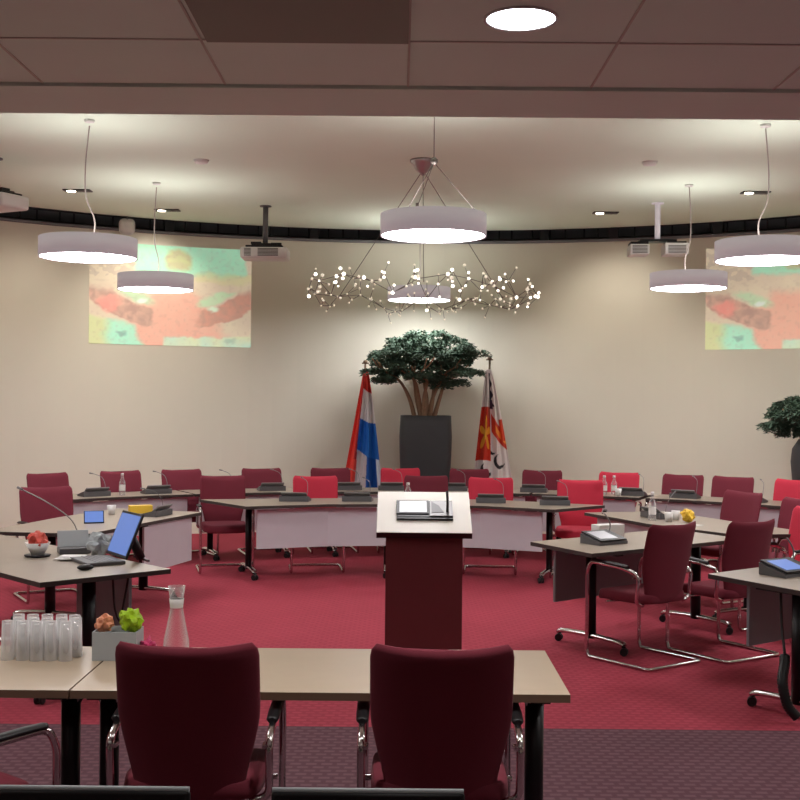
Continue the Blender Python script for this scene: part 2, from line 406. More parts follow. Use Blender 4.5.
# ---------------------------------------------------------------- projected pictures
def smooth(a, b, x):
    t = max(0, min(1, (x-a)/(b-a))); return t*t*(3-2*t)
def mixc(a, b, t): return tuple(x*(1-t)+y*t for x, y in zip(a, b))
def hsh(i, j):
    n = math.sin(i*12.9898+j*78.233)*43758.5453; return n-math.floor(n)
def vnoise(x, y):
    i, j = math.floor(x), math.floor(y); fx, fy = x-i, y-j
    fx = fx*fx*(3-2*fx); fy = fy*fy*(3-2*fy)
    return (hsh(i,j)*(1-fx)+hsh(i+1,j)*fx)*(1-fy)+(hsh(i,j+1)*(1-fx)+hsh(i+1,j+1)*fx)*fy
def pic(u, v):
    u0, v0 = u, v
    u += 0.03*(vnoise(u0*17+3, v0*12)-.5)+0.014*(vnoise(u0*50, v0*40)-.5); v += 0.045*(vnoise(u0*15, v0*13+9)-.5)+0.02*(vnoise(u0*48+5, v0*44)-.5)
    n = vnoise(u*14, v*9); n2 = vnoise(u*40+7, v*26+3)
    c = mixc((216,204,176), (206,190,168), n)
    # red floor in the middle
    wd = 0.05+0.42*max(0, v-0.42)
    f = (1-smooth(wd, wd+0.12, abs(u-0.53)))*smooth(0.38,0.5,v); c = mixc(c, (228,166,146), f*0.95)
    # upper teal field
    top = 0.24+0.06*u+0.03*(n-.5)
    f = smooth(0.26,0.3,u)*(1-smooth(top-0.03, top+0.03, v))*(1-smooth(0.95,0.98,u)); c = mixc(c, (152,226,192), f)
    d = math.hypot((u-0.55)/0.1, (v-0.13)/0.13); c = mixc(c, mixc((186,196,140),(170,172,130),n2), 1-smooth(0.6,1.05,d))
    f = smooth(0.62,0.66,u)*(1-smooth(0.02,0.07,abs(v-0.29-0.05*(u-.6)))); c = mixc(c, (206,206,150), f*0.7)
    if u < 0.28 and v < 0.34: c = mixc(c, (176,162,148), 0.55*(n2 > 0.55))
    # ring of desks, left and right
    for sx, cx in ((1,0.53),(-1,0.53)):
        x = (cx-u)*sx
        if x > 0:
            e = math.hypot(x/0.62, (v-0.33)/0.5)
            e2 = smooth(0.12,0.17,x)
            c = mixc(c, (178,218,176), e2*(1-smooth(0.04,0.12,abs(e-0.55)))*smooth(0.42,0.46,v)*0.9)
            band = 1-smooth(0.13,0.17,abs(e-0.83))
            tone = mixc((168,134,124),(206,160,140),n2) if sx > 0 else mixc((206,146,128),(182,132,118),n2)
            c = mixc(c, tone, e2*band*smooth(0.40,0.5,v))
            if sx > 0: c = mixc(c, (236,140,130), (1-smooth(0.04,0.09,math.hypot(u-0.12, (v-0.6)*0.8)))*0.9)
    d = math.hypot((u-0.33)/0.05, (v-0.57)/0.05); c = mixc(c, (214,234,226), 1-smooth(0.3,1,d))
    d = math.hypot((u-0.77)/0.05, (v-0.62)/0.04); c = mixc(c, (206,232,206), 1-smooth(0.3,1,d))
    f = (1-smooth(0.28,0.33,u+0.25*(1-v)-0.02))*smooth(0.72,0.78,v-0.25*u+0.02); c = mixc(c, mixc((196,206,150),(156,230,200),smooth(0.06,0.16,u)), f)
    d = math.hypot((u-0.2)/0.04, (v-0.88)/0.04); c = mixc(c, (110,160,150), (1-smooth(0.4,1,d))*0.7)
    f = smooth(0.44,0.47,u)*smooth(0.9,0.93,v+0.1*max(0,u-0.6)); c = mixc(c, mixc((216,222,176),(176,222,206),n), f)
    d = math.hypot((u-0.87)/0.05, (v-0.93)/0.035); c = mixc(c, (140,180,160), (1-smooth(0.4,1,d))*0.6)
    return mixc(mixc(c, (214,200,180), 0.16+0.14*n2), (150,130,120), 0.12*smooth(.6,1,vnoise(u0*60, v0*45)))
def picture(label, t0, t1, z0, z1):
    nu, nv = 210, 130; mb = MB(); rows = []
    for j in range(nv+1):
        z = z0+(z1-z0)*j/nv
        rows.append([mb.bm.verts.new((*wp(t0+(t1-t0)*i/nu, WR-0.006), z)) for i in range(nu+1)])
    cl = mb.bm.loops.layers.color.new('Col')
    for j in range(nv):
        for i in range(nu):
            f = mb.bm.faces.new((rows[j][i],rows[j][i+1],rows[j+1][i+1],rows[j+1][i]))
            for l, (a, b) in zip(f.loops, ((i,j),(i+1,j),(i+1,j+1),(i,j+1))):
                l[cl] = tuple(x/255 for x in pic(a/nu, 1-b/nv))+(1,)
    o = mb.build('projected_picture', M['proj'], normals=False)
    tag(o, label, 'projected picture'); return o
picture('pastel projected room picture on the curved wall behind the two left pendants', -0.528, -0.2735, 2.455, 3.75)
picture('pastel projected room picture on the curved wall at the right edge', 0.457, 0.712, 2.455, 3.75)

# ---------------------------------------------------------------- projectors
def projector(label, loc, rz, double=False):
    t = thing('ceiling_projector', label, 'projector', loc, rz)
    h = CZ-loc[2]
    mb = MB(); mb.tube([(0,0,0.12),(0,0,h)], 0.032, 14); mb.lathe([(0.03,h-0.015),(0.07,h-0.012),(0.07,h)], seg=20); mb.build('pole', M['console'] if not double else M['shade'], t)
    mb = MB()
    if double:
        mb.box((0,0,0.11),(0.42,0.16,0.03), bevel=0.006); mb.box((-0.22,0,0.075),(0.2,0.24,0.03)); mb.box((0.2,0,0.08),(0.22,0.24,0.03))
    else:
        mb.box((0,0,0.10),(0.3,0.22,0.03), bevel=0.008); mb.box((0,0,0.075),(0.44,0.28,0.025), bevel=0.008); mb.box((-0.1,-0.05,0.115),(0.12,0.1,0.03)); mb.box((0.14,-0.05,0.105),(0.12,0.1,0.03))
    mb.build('mounting_plate', M['blackm'], t)
    bodies = [((-0.22,0,0.0),(0.22,0.3,0.12),.015),((0.2,0,0.01),(0.27,0.3,0.13),.015)] if double else [((0,0,-0.005),(0.56,0.36,0.135),.03)]
    vents = [(-0.22,0.17),(0.2,0.2)] if double else [(0.05,0.24),(-0.19,0.08)]
    for c_, d_, bv in bodies:
        mb = MB(); mb.box(c_, d_, bevel=bv, seg=3); mb.build('projector_body', M['white'], t)
    for cx, w in vents:
        mb = MB()
        for k in range(6): mb.box((cx, -0.152 if double else -0.182, -0.04+k*0.016),(w,0.006,0.009))
        mb.build('vent_grille', M['grille'], t)
    mb = MB(); mb.lathe([(0.045,0),(0.05,0.02),(0.04,0.03)], seg=20)
    o = mb.build('lens', M['black'], t); o.rotation_euler = (-PI/2,0,0); o.location = (-0.14 if not double else -0.22, 0.145 if double else 0.17, 0)
projector('grey ceiling projector on a dark pole beside the left projected picture', (-1.62,14.05,3.5), 0.0)
projector('pair of boxy projector units on one pole left of the right pendants', (2.95,13.6,3.52), -0.05, True)
projector('white ceiling projector at the upper left photo edge', (-3.93,11.4,3.64), -0.5)

# ---------------------------------------------------------------- planter trees
def tree(label, loc, kind):
    t = thing('potted_tree', label, 'potted plant', loc)
    mb = MB()
    if kind == 0:
        H = 1.58; prof = []
        for k in range(13):
            z = k/12; hw = 0.235+0.1*math.sin(min(1,z*1.15)*PI/2) - 0.012*max(0,z-.85)/.15
            prof.append((hw, z*H))
        rings = []
        for hw, z in prof+[(0.29,H),(0.29,H-0.06)]:
            ring = []
            for k in range(40):
                a = 2*PI*k/40; e = 0.35
                ring.append((hw*math.copysign(abs(math.cos(a))**e, math.cos(a)), hw*math.copysign(abs(math.sin(a))**e, math.sin(a)), z))
            rings.append(ring)
        mb.loops(rings)
    else:
        H = 1.36; mb.lathe([(0.2,0),(0.26,0.3),(0.31,0.7),(0.345,1.1),(0.33,1.25),(0.26,H),(0.19,H),(0.19,H-0.05)], seg=40)
    mb.build('pot', M['pot'], t)
    mb = MB(); mb.lathe([(0.01,H-0.045),(0.275 if kind==0 else 0.185,H-0.045),(0.27 if kind == 0 else 0.18,H-0.055)], seg=24); mb.build('soil', M['soil'], t)
    rnd = random.Random(3+kind)
    tops = []
    nb = 8
    for k in range(nb):
        a = 2*PI*k/nb+rnd.uniform(-.3,.3); rr = 0.05+0.09*rnd.random()
        sp = rnd.uniform(0.15,0.5)
        p0 = Vector((rr*math.cos(a), rr*math.sin(a), H-0.06))
        p1 = p0+Vector((0.08*math.cos(a), 0.08*math.sin(a), 0.28))
        p2 = p0+Vector((sp*0.55*math.cos(a+.2), sp*0.55*math.sin(a+.2), 0.5))
        p3 = p0+Vector((sp*math.cos(a), sp*math.sin(a), 0.62))
        if kind: p1, p2, p3 = p0+(p1-p0)*.45, p0+(p2-p0)*.45, p0+(p3-p0)*.45
        mb = MB(); mb.tube(curve3([p0,p1,p2,p3], 5), [0.032-0.0015*i for i in range(16)], 8)
        for q in range(3):
            b = a+rnd.uniform(-1,1); s2 = rnd.uniform(.12,.3)
            st = p2.lerp(p3, rnd.random()); mb.tube(curve3([st, st+Vector((s2*.5*math.cos(b), s2*.5*math.sin(b), .05)), st+Vector((s2*math.cos(b), s2*math.sin(b), .16))], 4), 0.009, 6)
        mb.build('trunk', M['bark'], t)
    # layered foliage pads
    mb = MB(); HC = H+0.30
    Z0 = H+0.36 if kind == 0 else H+0.02; RX = 0.72 if kind == 0 else 0.58; HZ = 0.74 if kind == 0 else 0.42
    pads = []
    for k in range(125):
        a = rnd.uniform(0,2*PI); r = RX*math.sqrt(rnd.random()); lv = rnd.random()**0.85
        top = HZ*math.sqrt(max(0.02,1-(r/(RX*1.08))**2))
        z = Z0+0.05*math.cos(3*a)+lv*top+0.10*(r/RX)**2
        pads.append((r*math.cos(a)-0.02, r*math.sin(a)*0.85, z, rnd.uniform(.09,.16)))
    for (x,y,z,s) in pads:
        for q in range(190):
            a = rnd.uniform(0,2*PI); rr = s*math.sqrt(rnd.random())
            px, py = x+rr*math.cos(a), y+rr*math.sin(a)
            pz = z+rnd.uniform(-.03,.04)-0.25*rr*rr/s+0.02
            d = Vector((math.cos(a+rnd.uniform(-.9,.9)), math.sin(a+rnd.uniform(-.9,.9)), rnd.uniform(-.7,.5))).normalized()*rnd.uniform(.022,.042)
            w = d.cross(Vector((rnd.uniform(-1,1),rnd.uniform(-1,1),1))).normalized()*0.011
            c = Vector((px,py,pz))
            vs = [mb.bm.verts.new(c-d), mb.bm.verts.new(c+w), mb.bm.verts.new(c+d), mb.bm.verts.new(c-w)]
            mb.bm.faces.new(vs)
    mb.build('foliage', M['leaf'], t, normals=False)
    return t
tree('flat-crowned green tree in a tall square dark planter between the two flags', (0.33,15.15,0), 0)
tree('green tree in a round dark pot at the right photo edge', (4.87,13.6,0), 1)

# ---------------------------------------------------------------- flags
def flag(label, x, y, paint, lean, outline, ztop):
    t = thing('flag_on_pole', label, 'flag', (x,y,0))
    mb = MB(); mb.lathe([(0.17,0),(0.17,0.02),(0.05,0.05),(0.03,0.12),(0.02,0.12)], seg=24); mb.build('pole_base', M['pole'], t)
    mb = MB(); mb.tube([(0,0,0.1),(lean,0,ztop)], 0.014, 10); mb.build('pole', M['pole'], t)
    mb = MB(); mb.ball((lean,0,ztop+0.02),0.03,12,8); mb.tube([(lean-0.045,0,ztop+.005),(lean+0.045,0,ztop+.005)],0.01,6); mb.build('finial', M['pole'], t)
    nu, nv = 90, 150; mb = MB(); rows = []
    for j in range(nv+1):
        v = j/nv; xl, xr, z = outline(v); row = []
        for i in range(nu+1):
            u = i/nu
            fold = (0.045*math.sin(u*PI*5+1.2*v)+0.025*math.sin(u*PI*9.3+2+v*3))*smooth(0,0.35,v)
            row.append(mb.bm.verts.new((xl+(xr-xl)*u, -0.03+fold-0.06*math.sin(u*PI)*v, z+0.02*math.sin(u*7)*v)))
        rows.append(row)
    cl = mb.bm.loops.layers.color.new('Col')
    for j in range(nv):
        for i in range(nu):
            f = mb.bm.faces.new((rows[j][i],rows[j+1][i],rows[j+1][i+1],rows[j][i+1])); f.smooth = True
            for l, (a, b) in zip(f.loops, ((i,j),(i,j+1),(i+1,j+1),(i+1,j))):
                l[cl] = tuple(x/255 for x in paint(a/nu, b/nv))+(1,)
    o = mb.build('flag_cloth', M['flag'], t, normals=False)
    md = o.modifiers.new('th', 'SOLIDIFY'); md.thickness = 0.003
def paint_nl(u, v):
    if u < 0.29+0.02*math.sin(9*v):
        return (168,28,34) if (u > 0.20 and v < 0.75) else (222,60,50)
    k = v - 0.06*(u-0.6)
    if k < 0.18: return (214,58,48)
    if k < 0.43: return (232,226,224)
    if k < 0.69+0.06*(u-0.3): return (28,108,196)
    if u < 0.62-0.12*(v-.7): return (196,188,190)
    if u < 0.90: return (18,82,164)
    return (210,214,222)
def out_nl(v):
    return (-0.02-0.27*v, 0.03+0.2*v**0.8, 2.17-1.56*v)
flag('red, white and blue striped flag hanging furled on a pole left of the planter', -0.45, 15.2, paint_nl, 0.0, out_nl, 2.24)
def paint_city(u, v):
    W = (226,216,212)
    c = W
    if u < 0.46:
        if 0.30 < v < 0.74:
            c = (204,52,30)
            d = math.hypot((u-0.27)/0.24, (v-0.52)/0.15)
            a = math.atan2((v-0.52)/0.15, (u-0.27)/0.24)
            if d < 0.6+0.4*math.cos(5*a+1.5): c = (238,170,50)
        elif v >= 0.74:
            d1 = math.hypot((u-0.33)/0.17, (v-0.81)/0.06); d2 = math.hypot((u-0.37)/0.14, (v-0.785)/0.05)
            if d1 < 1 and d2 > 1: c = (30,28,34)
    else:
        k = 0.62+0.07*math.sin(v*70)
        if 0.03 < v < 0.30 and u < k: c = (34,32,44)
        if v > 0.24 and v < 0.32 and u < 0.62: c = (60,36,60)
        band = abs((v-0.45)-0.32*(u-0.6))
        if band < 0.075 and u > 0.5: c = (206,60,36)
        if band < 0.03 and u > 0.66: c = (240,150,60)
        if 0.40 < v < 0.62 and u > 0.86 and v-0.45 < 0.5*(u-.6): c = (214,74,40) if v < .58 else c
        for cx, cy, rx, ry in ((0.72,0.73,0.17,0.06),(0.50,0.64,0.12,0.045)):
            d1 = math.hypot((u-cx)/rx, (v-cy)/ry); d2 = math.hypot((u-cx-0.045)/(rx*0.84), (v-cy+0.014)/(ry*0.84))
            if d1 < 1 and d2 > 1: c = (34,30,36)
    return c
def out_city(v):
    return (-0.03-0.17*v, 0.03+0.31*v**0.8, 2.18-1.6*v)
flag('white flag with red, yellow and black crescent emblems on a pole right of the planter', 1.13, 15.2, paint_city, 0.02, out_city, 2.3)

# ---------------------------------------------------------------- conference chairs
def make_chair(fab):
    t = thing('conference_chair', 'x', 'chair')
    # seat
    mb = MB(); rings = []
    prof = [(0.0,0.425,0.90),(0.3,0.423,0.97),(0.6,0.43,1.0),(1.0,0.455,1.0),(0.8,0.478,0.985),(0.4,0.488,0.95),(0.0,0.49,0.85)]
    for _, z, s in prof:
        ring = []
        for k in range(36):
            a = 2*PI*k/36; e = 0.42
            x = 0.235*s*math.copysign(abs(math.cos(a))**e, math.cos(a)); y = 0.235*s*math.copysign(abs(math.sin(a))**e, math.sin(a))+0.02
            ring.append((x, y, z-0.012*(x/0.235)**2*0 - 0.02*max(0,(y-0.1)/0.15)**2))
        rings.append(ring)
    mb.loops(rings); mb.build('seat', M[fab], t)
    # backrest
    mb = MB(); rings = []; n = 22
    for j in range(n+1):
        q = j/n; z = 0.42+0.53*q
        hw = 0.182+0.055*smooth(0.0,0.62,q)
        th = 0.022
        if q > 0.9: kk = (q-0.9)/0.1; hw -= 0.022*kk**2.5; th *= math.sqrt(max(0.05,1-kk**2*0.9))
        if q < 0.06: kk = (0.06-q)/0.06; hw -= 0.02*kk*kk; th *= math.sqrt(max(0.08,1-kk**2*0.9))
        yc = -0.195-0.11*q+0.012*math.sin(q*PI)
        ring = []
        for k in range(36):
            a = 2*PI*k/36; e = 0.5
            x = hw*math.copysign(abs(math.cos(a))**e, math.cos(a)); y = th*math.copysign(abs(math.sin(a))**0.8, math.sin(a))
            ring.append((x, yc+y+0.05*(x/0.237)**2, z+(0.018*abs(x/0.237)**2.2)*smooth(.5,1,q)-0.002))
        rings.append(ring)
    mb.loops(rings); mb.build('backrest', M[fab], t)
    # chrome frame, one bent tube
    r = 0.0135; w = 0.265
    half = lambda s: [(s*0.2,-0.17,0.415),(s*w,-0.17,0.43),(s*w,-0.19,0.62),(s*w,-0.05,0.655),(s*w,0.24,0.668),(s*w,0.275,0.6),(s*w,0.275,0.05),(s*w,0.26,0.013),(s*w,-0.28,0.013)]
    L = half(-1); Rr = half(1)[::-1]
    mb = MB(); mb.tube(fillet(L+Rr, 0.045, 5), r, 8, flat=1.0)
    mb.tube([(-w,0.1,0.41),(w,0.1,0.41)], 0.01, 8)
    mb.tube([(-0.16,-0.13,0.415),(0.16,-0.13,0.415)], 0.01, 8)
    for s in (-1,1): mb.box((s*w*0.97,-0.17,0.6),(0.03,0.05,0.012))
    mb.build('frame', M['chrome'], t)
    for s in (-1,1):
        mb = MB(); rings = []
        for y, z, hw in ((-0.10,0.662,0.012),(-0.085,0.664,0.021),(0.0,0.672,0.023),(0.15,0.678,0.023),(0.22,0.678,0.02),(0.235,0.675,0.012)):
            rings.append([(s*w+hw*math.cos(2*PI*k/12), y, z+0.012*math.sin(2*PI*k/12)) for k in range(12)])
        mb.loops(rings); mb.build('armrest', M['black'], t)
    return t
protos = {'maroon': make_chair('maroon'), 'crimson': make_chair('crimson')}
used = {'maroon': False, 'crimson': False}
def chair(fab, bx, by, dx, dy, label, group='conference chairs around the desks'):
    """(bx, by): where the backrest stands; (dx, dy): the way the chair faces"""
    l = math.hypot(dx, dy); dx /= l; dy /= l
    o = protos[fab] if not used[fab] else copy_tree(protos[fab]); used[fab] = True
    o.location = (bx+0.25*dx, by+0.25*dy, 0); o.rotation_euler = (0,0,face(dx,dy))
    o['label'] = label; o['category'] = 'chair'; o['group'] = group
    return o

# microphone consoles
def make_console():
    t = thing('microphone_console', 'x', 'microphone unit')
    mb = MB()
    pr = [(-0.08,0),(0.08,0),(0.08,0.05),(0.06,0.055),(-0.08,0.018)]
    mb.loops([[(x, -y, z) for y, z in pr] for x in (-0.15,0.15)], smooth=False); mb.build('base', M['console'], t)
    mb = MB(); mtx = Matrix.Translation((0,-0.045,0.055)) @ Matrix.Rotation(math.radians(-38),4,'X')
    mb.box((0,0,0),(0.26,0.12,0.012), mtx=mtx, bevel=0.004); sc = mb.build('display_frame', M['console_face'], t)
    mb = MB(); mb.box((-0.03,0,0.0065),(0.15,0.095,0.002), mtx=mtx); mb.build('display', M['black'], sc)
    mb = MB(); mb.tube(curve3([(0.12,0.0,0.04),(0.125,0.01,0.12),(0.11,0.06,0.19),(0.05,0.14,0.225)]), 0.003, 6)
    mb.tube([(0.05,0.14,0.225),(0.025,0.17,0.23)], 0.0065, 8); mb.build('gooseneck_microphone', M['console_face'], t)
    return t
con0 = make_console(); con_used = [False]
TZ = 0.74
def console(x, y, dx, dy, label):
    """local +Y points to the member who speaks"""
    o = con0 if not con_used[0] else copy_tree(con0); con_used[0] = True
    o.location = (x, y, TZ+0.001); o.rotation_euler = (0,0,face(dx,dy))
    o['label'] = label; o['category'] = 'microphone unit'; o['group'] = 'microphone consoles on the desks'
    return o

# ---------------------------------------------------------------- tables
def leg(t, x, y, dx, dy, ln=0.62, cast=True, col=0.032):
    """column with a chrome foot along (dx, dy)"""
    l = math.hypot(dx,dy); dx /= l; dy /= l; rz = face(dx,dy)
    mt = Matrix.Translation((x,y,0)) @ Matrix.Rotation(rz,4,'Z')
    mb = MB()
    ring = lambda z, sx=1.0, sy=1.0, oy=0: [mt @ Vector((col*sx*math.cos(2*PI*k/16), oy+col*1.35*sy*math.sin(2*PI*k/16), z)) for k in range(16)]
    mb.loops([ring(0.075), ring(0.69)])
    mb.box((0,0,0.70),(0.07,ln*0.85,0.024), mtx=mt)
    p = mb.build('leg', M['blackm'], t)
    mb = MB(); pts = [mt @ Vector((0,s,z)) for s, z in ((-ln/2,0.068),(-ln/2+.05,0.085),(0,0.095),(ln/2-.05,0.085),(ln/2,0.068))]
    mb.tube(curve3(pts,4), 0.018, 8, flat=1.5); mb.build('foot', M['chrome'], p)
    for s in (-1,1):
        mb = MB(); q = mt @ Vector((0,s*ln/2,0))
        m2 = Matrix.Translation((q.x,q.y,0.028)) @ Matrix.Rotation(rz+0.6,4,'Z') @ Matrix.Rotation(PI/2,4,'Y')
        for k in (-0.016,0.016):
            rr = [[m2 @ Vector((0.027*math.cos(2*PI*a/14), 0.027*math.sin(2*PI*a/14), k+d)) for a in range(14)] for d in (-0.009,0.009)]
            mb.loops(rr)
        mb.tube([(q.x,q.y,0.03),(q.x,q.y,0.068)], 0.012, 8)
        mb.build('caster', M['black'], p)
def table(name, label, poly, legs, panel=None, pmat='panel', pz=(0.32,0.70), group=None, curved=None):
    cx = sum(p[0] for p in poly)/len(poly); cy = sum(p[1] for p in poly)/len(poly)
    t = thing(name, label, 'desk', (cx,cy,0), 0, group)
    P = [(p[0]-cx,p[1]-cy) for p in poly]
    mb = MB(); mb.prism(P, TZ-0.028, TZ, mi_side=1)
    o = mb.build('tabletop', [M['desk_lam'], M['edge']], t)
    for (x,y,dx,dy,ln) in legs: leg(t, x-cx, y-cy, dx, dy, ln)
    if panel:
        pts = [(p[0]-cx,p[1]-cy) for p in panel]; mb = MB(); rings = []
        for i,p in enumerate(pts):
            a = pts[max(0,i-1)]; b = pts[min(len(pts)-1,i+1)]
            d = Vector((b[0]-a[0], b[1]-a[1])).normalized(); nn = Vector((-d.y,d.x))*0.009
            rings.append([(p[0]-nn.x,p[1]-nn.y,pz[0]),(p[0]+nn.x,p[1]+nn.y,pz[0]),(p[0]+nn.x,p[1]+nn.y,pz[1]),(p[0]-nn.x,p[1]-nn.y,pz[1])])
        mb.loops(rings, smooth=False); mb.build('modesty_panel', M[pmat], t)
    return t
RC = (0.25, 8.2)
def rp(t, r): return (RC[0]+r*math.sin(t), RC[1]+r*math.cos(t))
# outer ring: seven wedge-shaped desks
RI, RO = 5.1, 5.72
bounds = [-0.80,-0.50,-0.24,0.0,0.24,0.50,0.80]
names = ['far left','left of the striped flag','behind the left half of the front desk row','behind the lectern right side','left of the pair of glasses','at the far right']
gap = 0.006
labs = ['wedge-shaped desk at the far left of the outer ring, under the two left chairs',
        'wedge-shaped desk of the outer ring just left of the striped flag',
        'wedge-shaped outer ring desk in front of the striped flag and left side of the planter',
        'wedge-shaped outer ring desk in front of the crescent flag',
        'wedge-shaped outer ring desk with bottles, in front of the red chair right of centre',
        'wedge-shaped desk at the right end of the outer ring']
for i in range(6):
    a, b = bounds[i]+gap/2, bounds[i+1]-gap/2
    if i == 4: b = 0.475
    if i == 5: a = 0.49
    n = 6; inner = [rp(a+(b-a)*k/n, RI) for k in range(n+1)]; outer = [rp(a+(b-a)*k/n, RO) for k in range(n+1)]
    lg = []
    for tt in (a+0.05, b-0.05):
        p = rp(tt, 5.42); d = (math.sin(tt), math.cos(tt)); lg.append((p[0],p[1],d[0],d[1],0.5))
    pn = [rp(a+0.01+(b-a-0.02)*k/n, RI+0.06) for k in range(n+1)]
    table('ring_desk', labs[i], inner+outer[::-1], lg, pn, 'panel', group='outer ring desks')

# inner centre row: two joined desks
table('front_desk', 'grey-fronted desk behind the lectern, left of it',
      [(-1.46,11.25),(-0.7,11.58),(0.06,11.68),(0.06,12.4),(-0.8,12.3),(-2.03,12.02)],
      [(-1.5,11.78,-0.35,1,0.62),(-0.12,12.0,0,1,0.62)], [(-1.37,11.37),(-0.7,11.66),(0.0,11.75)], 'panel', group='inner row desks')
table('front_desk', 'grey-fronted desk behind the lectern, right of it',
      [(0.07,11.68),(0.8,11.55),(1.48,11.22),(2.05,11.75),(1.0,12.3),(0.07,12.4)],
      [(0.3,12.0,0,1,0.62),(1.5,11.75,0.4,1,0.62)], [(0.14,11.75),(0.8,11.63),(1.38,11.36)], 'panel', group='inner row desks')
# left side desk (M) and right side desk (B)
table('side_desk', 'grey-fronted desk on the left with a tablet and bottle, behind the laptop desk',
      [(-2.33,8.85),(-2.03,9.85),(-1.78,10.65),(-2.62,10.95),(-2.9,10.1),(-3.15,8.95)],
      [(-2.7,9.15,-1,0.2,0.6),(-2.25,10.4,-1,0.3,0.6)], [(-2.1,9.7),(-1.98,10.1),(-1.86,10.55)], 'panel')
table('side_desk', 'desk on the right with yellow packet and bottles, in front of the outer ring',
      [(2.62,9.2),(2.1,9.97),(1.92,10.45),(1.72,10.95),(2.5,11.15),(2.75,10.6),(2.95,10.1),(3.35,9.3)],
      [(2.85,9.6,1,0.3,0.6),(2.25,10.7,1,0.3,0.6)], [(2.2,9.98),(2.02,10.45),(1.84,10.9)], 'panel')
# right near desk (A)
table('meeting_desk', 'angled desk right of centre with a white console, in front of the two dark chairs',
      [(0.96,8.6),(1.3,7.95),(1.95,8.42),(2.6,8.92),(2.2,9.6),(1.6,9.1)],
      [(1.38,8.45,-0.6,0.8,0.64),(2.33,9.25,-0.62,0.78,0.64)], [(1.13,8.56),(2.1,9.36)], 'panel_dark', pz=(0.31,0.69))
# right foreground desk (R)
table('meeting_desk', 'desk at the right edge with a blue-screen console and hanging cable',
      [(1.85,7.05),(2.2,6.42),(3.6,7.5),(3.2,8.1)],
      [(2.25,6.62,-0.6,0.8,0.62),(3.1,7.56,-0.6,0.8,0.62)], [(2.09,7.05),(3.1,7.83)], 'panel_dark', pz=(0.31,0.69))
# left foreground desk (L)
table('meeting_desk', 'desk at the left edge with the blue-screen laptop and sweets bowl',
      [(-1.36,7.05),(-1.97,6.48),(-2.5,7.05),(-3.6,8.2),(-2.95,8.75)],
      [(-1.83,6.98,0.7,0.7,0.62),(-2.85,8.0,0.7,0.7,0.62)], [(-1.63,7.18),(-2.08,7.66)], 'panel_dark', pz=(0.31,0.69))

# front plain tables
def plain_table(label, xa, xb, legx):
    t = thing('folding_table', label, 'table', ((xa+xb)/2,4.45,0), 0, 'plain tables in the foreground')
    cx = (xa+xb)/2
    mb = MB(); w = (xb-xa)/2
    mb.prism([(-w,-0.36),(w,-0.36),(w,0.37),(-w,0.37)], TZ-0.028, TZ, mi_side=1); mb.build('tabletop', [M['lam'], mat('warm_edge',(120,98,80),.5)], t)
    for x in legx:
        x -= cx
        mb = MB(); mb.tube([(x,-0.12,0.05),(x,-0.12,0.655)], 0.035, 14)
        mb.tube([(x,-0.12,0.64),(x+0.0,0.12,0.70)], 0.034, 10); mb.box((x,0,0.705),(0.07,0.62,0.02)); 
        p = mb.build('leg', M['blackm'], t)
        mb = MB(); mb.tube([(x,-0.36,0.045),(x,0.3,0.045)], 0.02, 10); mb.build('foot', M['chrome'], p)
        mb = MB(); mb.tube([(x,-0.145,0.665),(x+0.0,-0.02,0.695)], 0.038, 12); mb.build('bracket', M['alu'], p)
        for s in (-0.36,0.3):
            mb = MB(); mb.tube([(x,s,0.0),(x,s,0.03)], 0.024, 12); mb.build('foot_pad', M['black'], p)
plain_table('plain beige table in the foreground behind the two near maroon chairs', -1.135, 0.60, (-1.055, 0.503))
plain_table('plain beige table at the lower left carrying the upturned glasses', -2.87, -1.141, (-1.197, -2.75))

# ---------------------------------------------------------------- chairs placed
def ring_chair(fab, px_t, label, r=5.93):
    p = rp(px_t, r); chair(fab, p[0], p[1], RC[0]-p[0], RC[1]-p[1], label)
def ang_for(px, r):            # angle on the outer ring whose point is seen in this direction from the doorway
    k = (px-400)/1180.0; lo, hi = -1.2, 1.2
    for _ in range(50):
        m = (lo+hi)/2; p = rp(m, r)
        if p[0]/p[1] < k: lo = m
        else: hi = m
    return lo
# (name used again in the console labels)
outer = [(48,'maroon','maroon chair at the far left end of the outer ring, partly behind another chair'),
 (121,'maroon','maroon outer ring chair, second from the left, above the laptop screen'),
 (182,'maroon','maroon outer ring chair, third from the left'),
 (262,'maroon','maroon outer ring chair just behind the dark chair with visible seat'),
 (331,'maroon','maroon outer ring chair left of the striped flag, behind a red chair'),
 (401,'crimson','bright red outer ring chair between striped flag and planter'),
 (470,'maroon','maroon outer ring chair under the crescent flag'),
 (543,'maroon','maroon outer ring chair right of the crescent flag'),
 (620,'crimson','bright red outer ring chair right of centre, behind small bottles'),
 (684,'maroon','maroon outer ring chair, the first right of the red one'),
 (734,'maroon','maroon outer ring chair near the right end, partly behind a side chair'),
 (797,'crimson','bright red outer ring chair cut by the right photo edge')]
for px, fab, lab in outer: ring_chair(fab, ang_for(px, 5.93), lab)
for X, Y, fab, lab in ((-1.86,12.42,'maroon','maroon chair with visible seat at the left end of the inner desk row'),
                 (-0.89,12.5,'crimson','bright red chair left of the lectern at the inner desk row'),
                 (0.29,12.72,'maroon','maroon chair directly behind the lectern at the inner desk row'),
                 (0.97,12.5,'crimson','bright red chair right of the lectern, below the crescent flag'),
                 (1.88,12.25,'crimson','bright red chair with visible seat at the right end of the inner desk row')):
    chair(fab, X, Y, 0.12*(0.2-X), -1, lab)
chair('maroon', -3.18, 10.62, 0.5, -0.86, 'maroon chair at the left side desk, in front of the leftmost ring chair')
chair('maroon', 3.15, 10.8, -0.88, -0.48, 'lighter-lit maroon chair facing left at the right side desk')
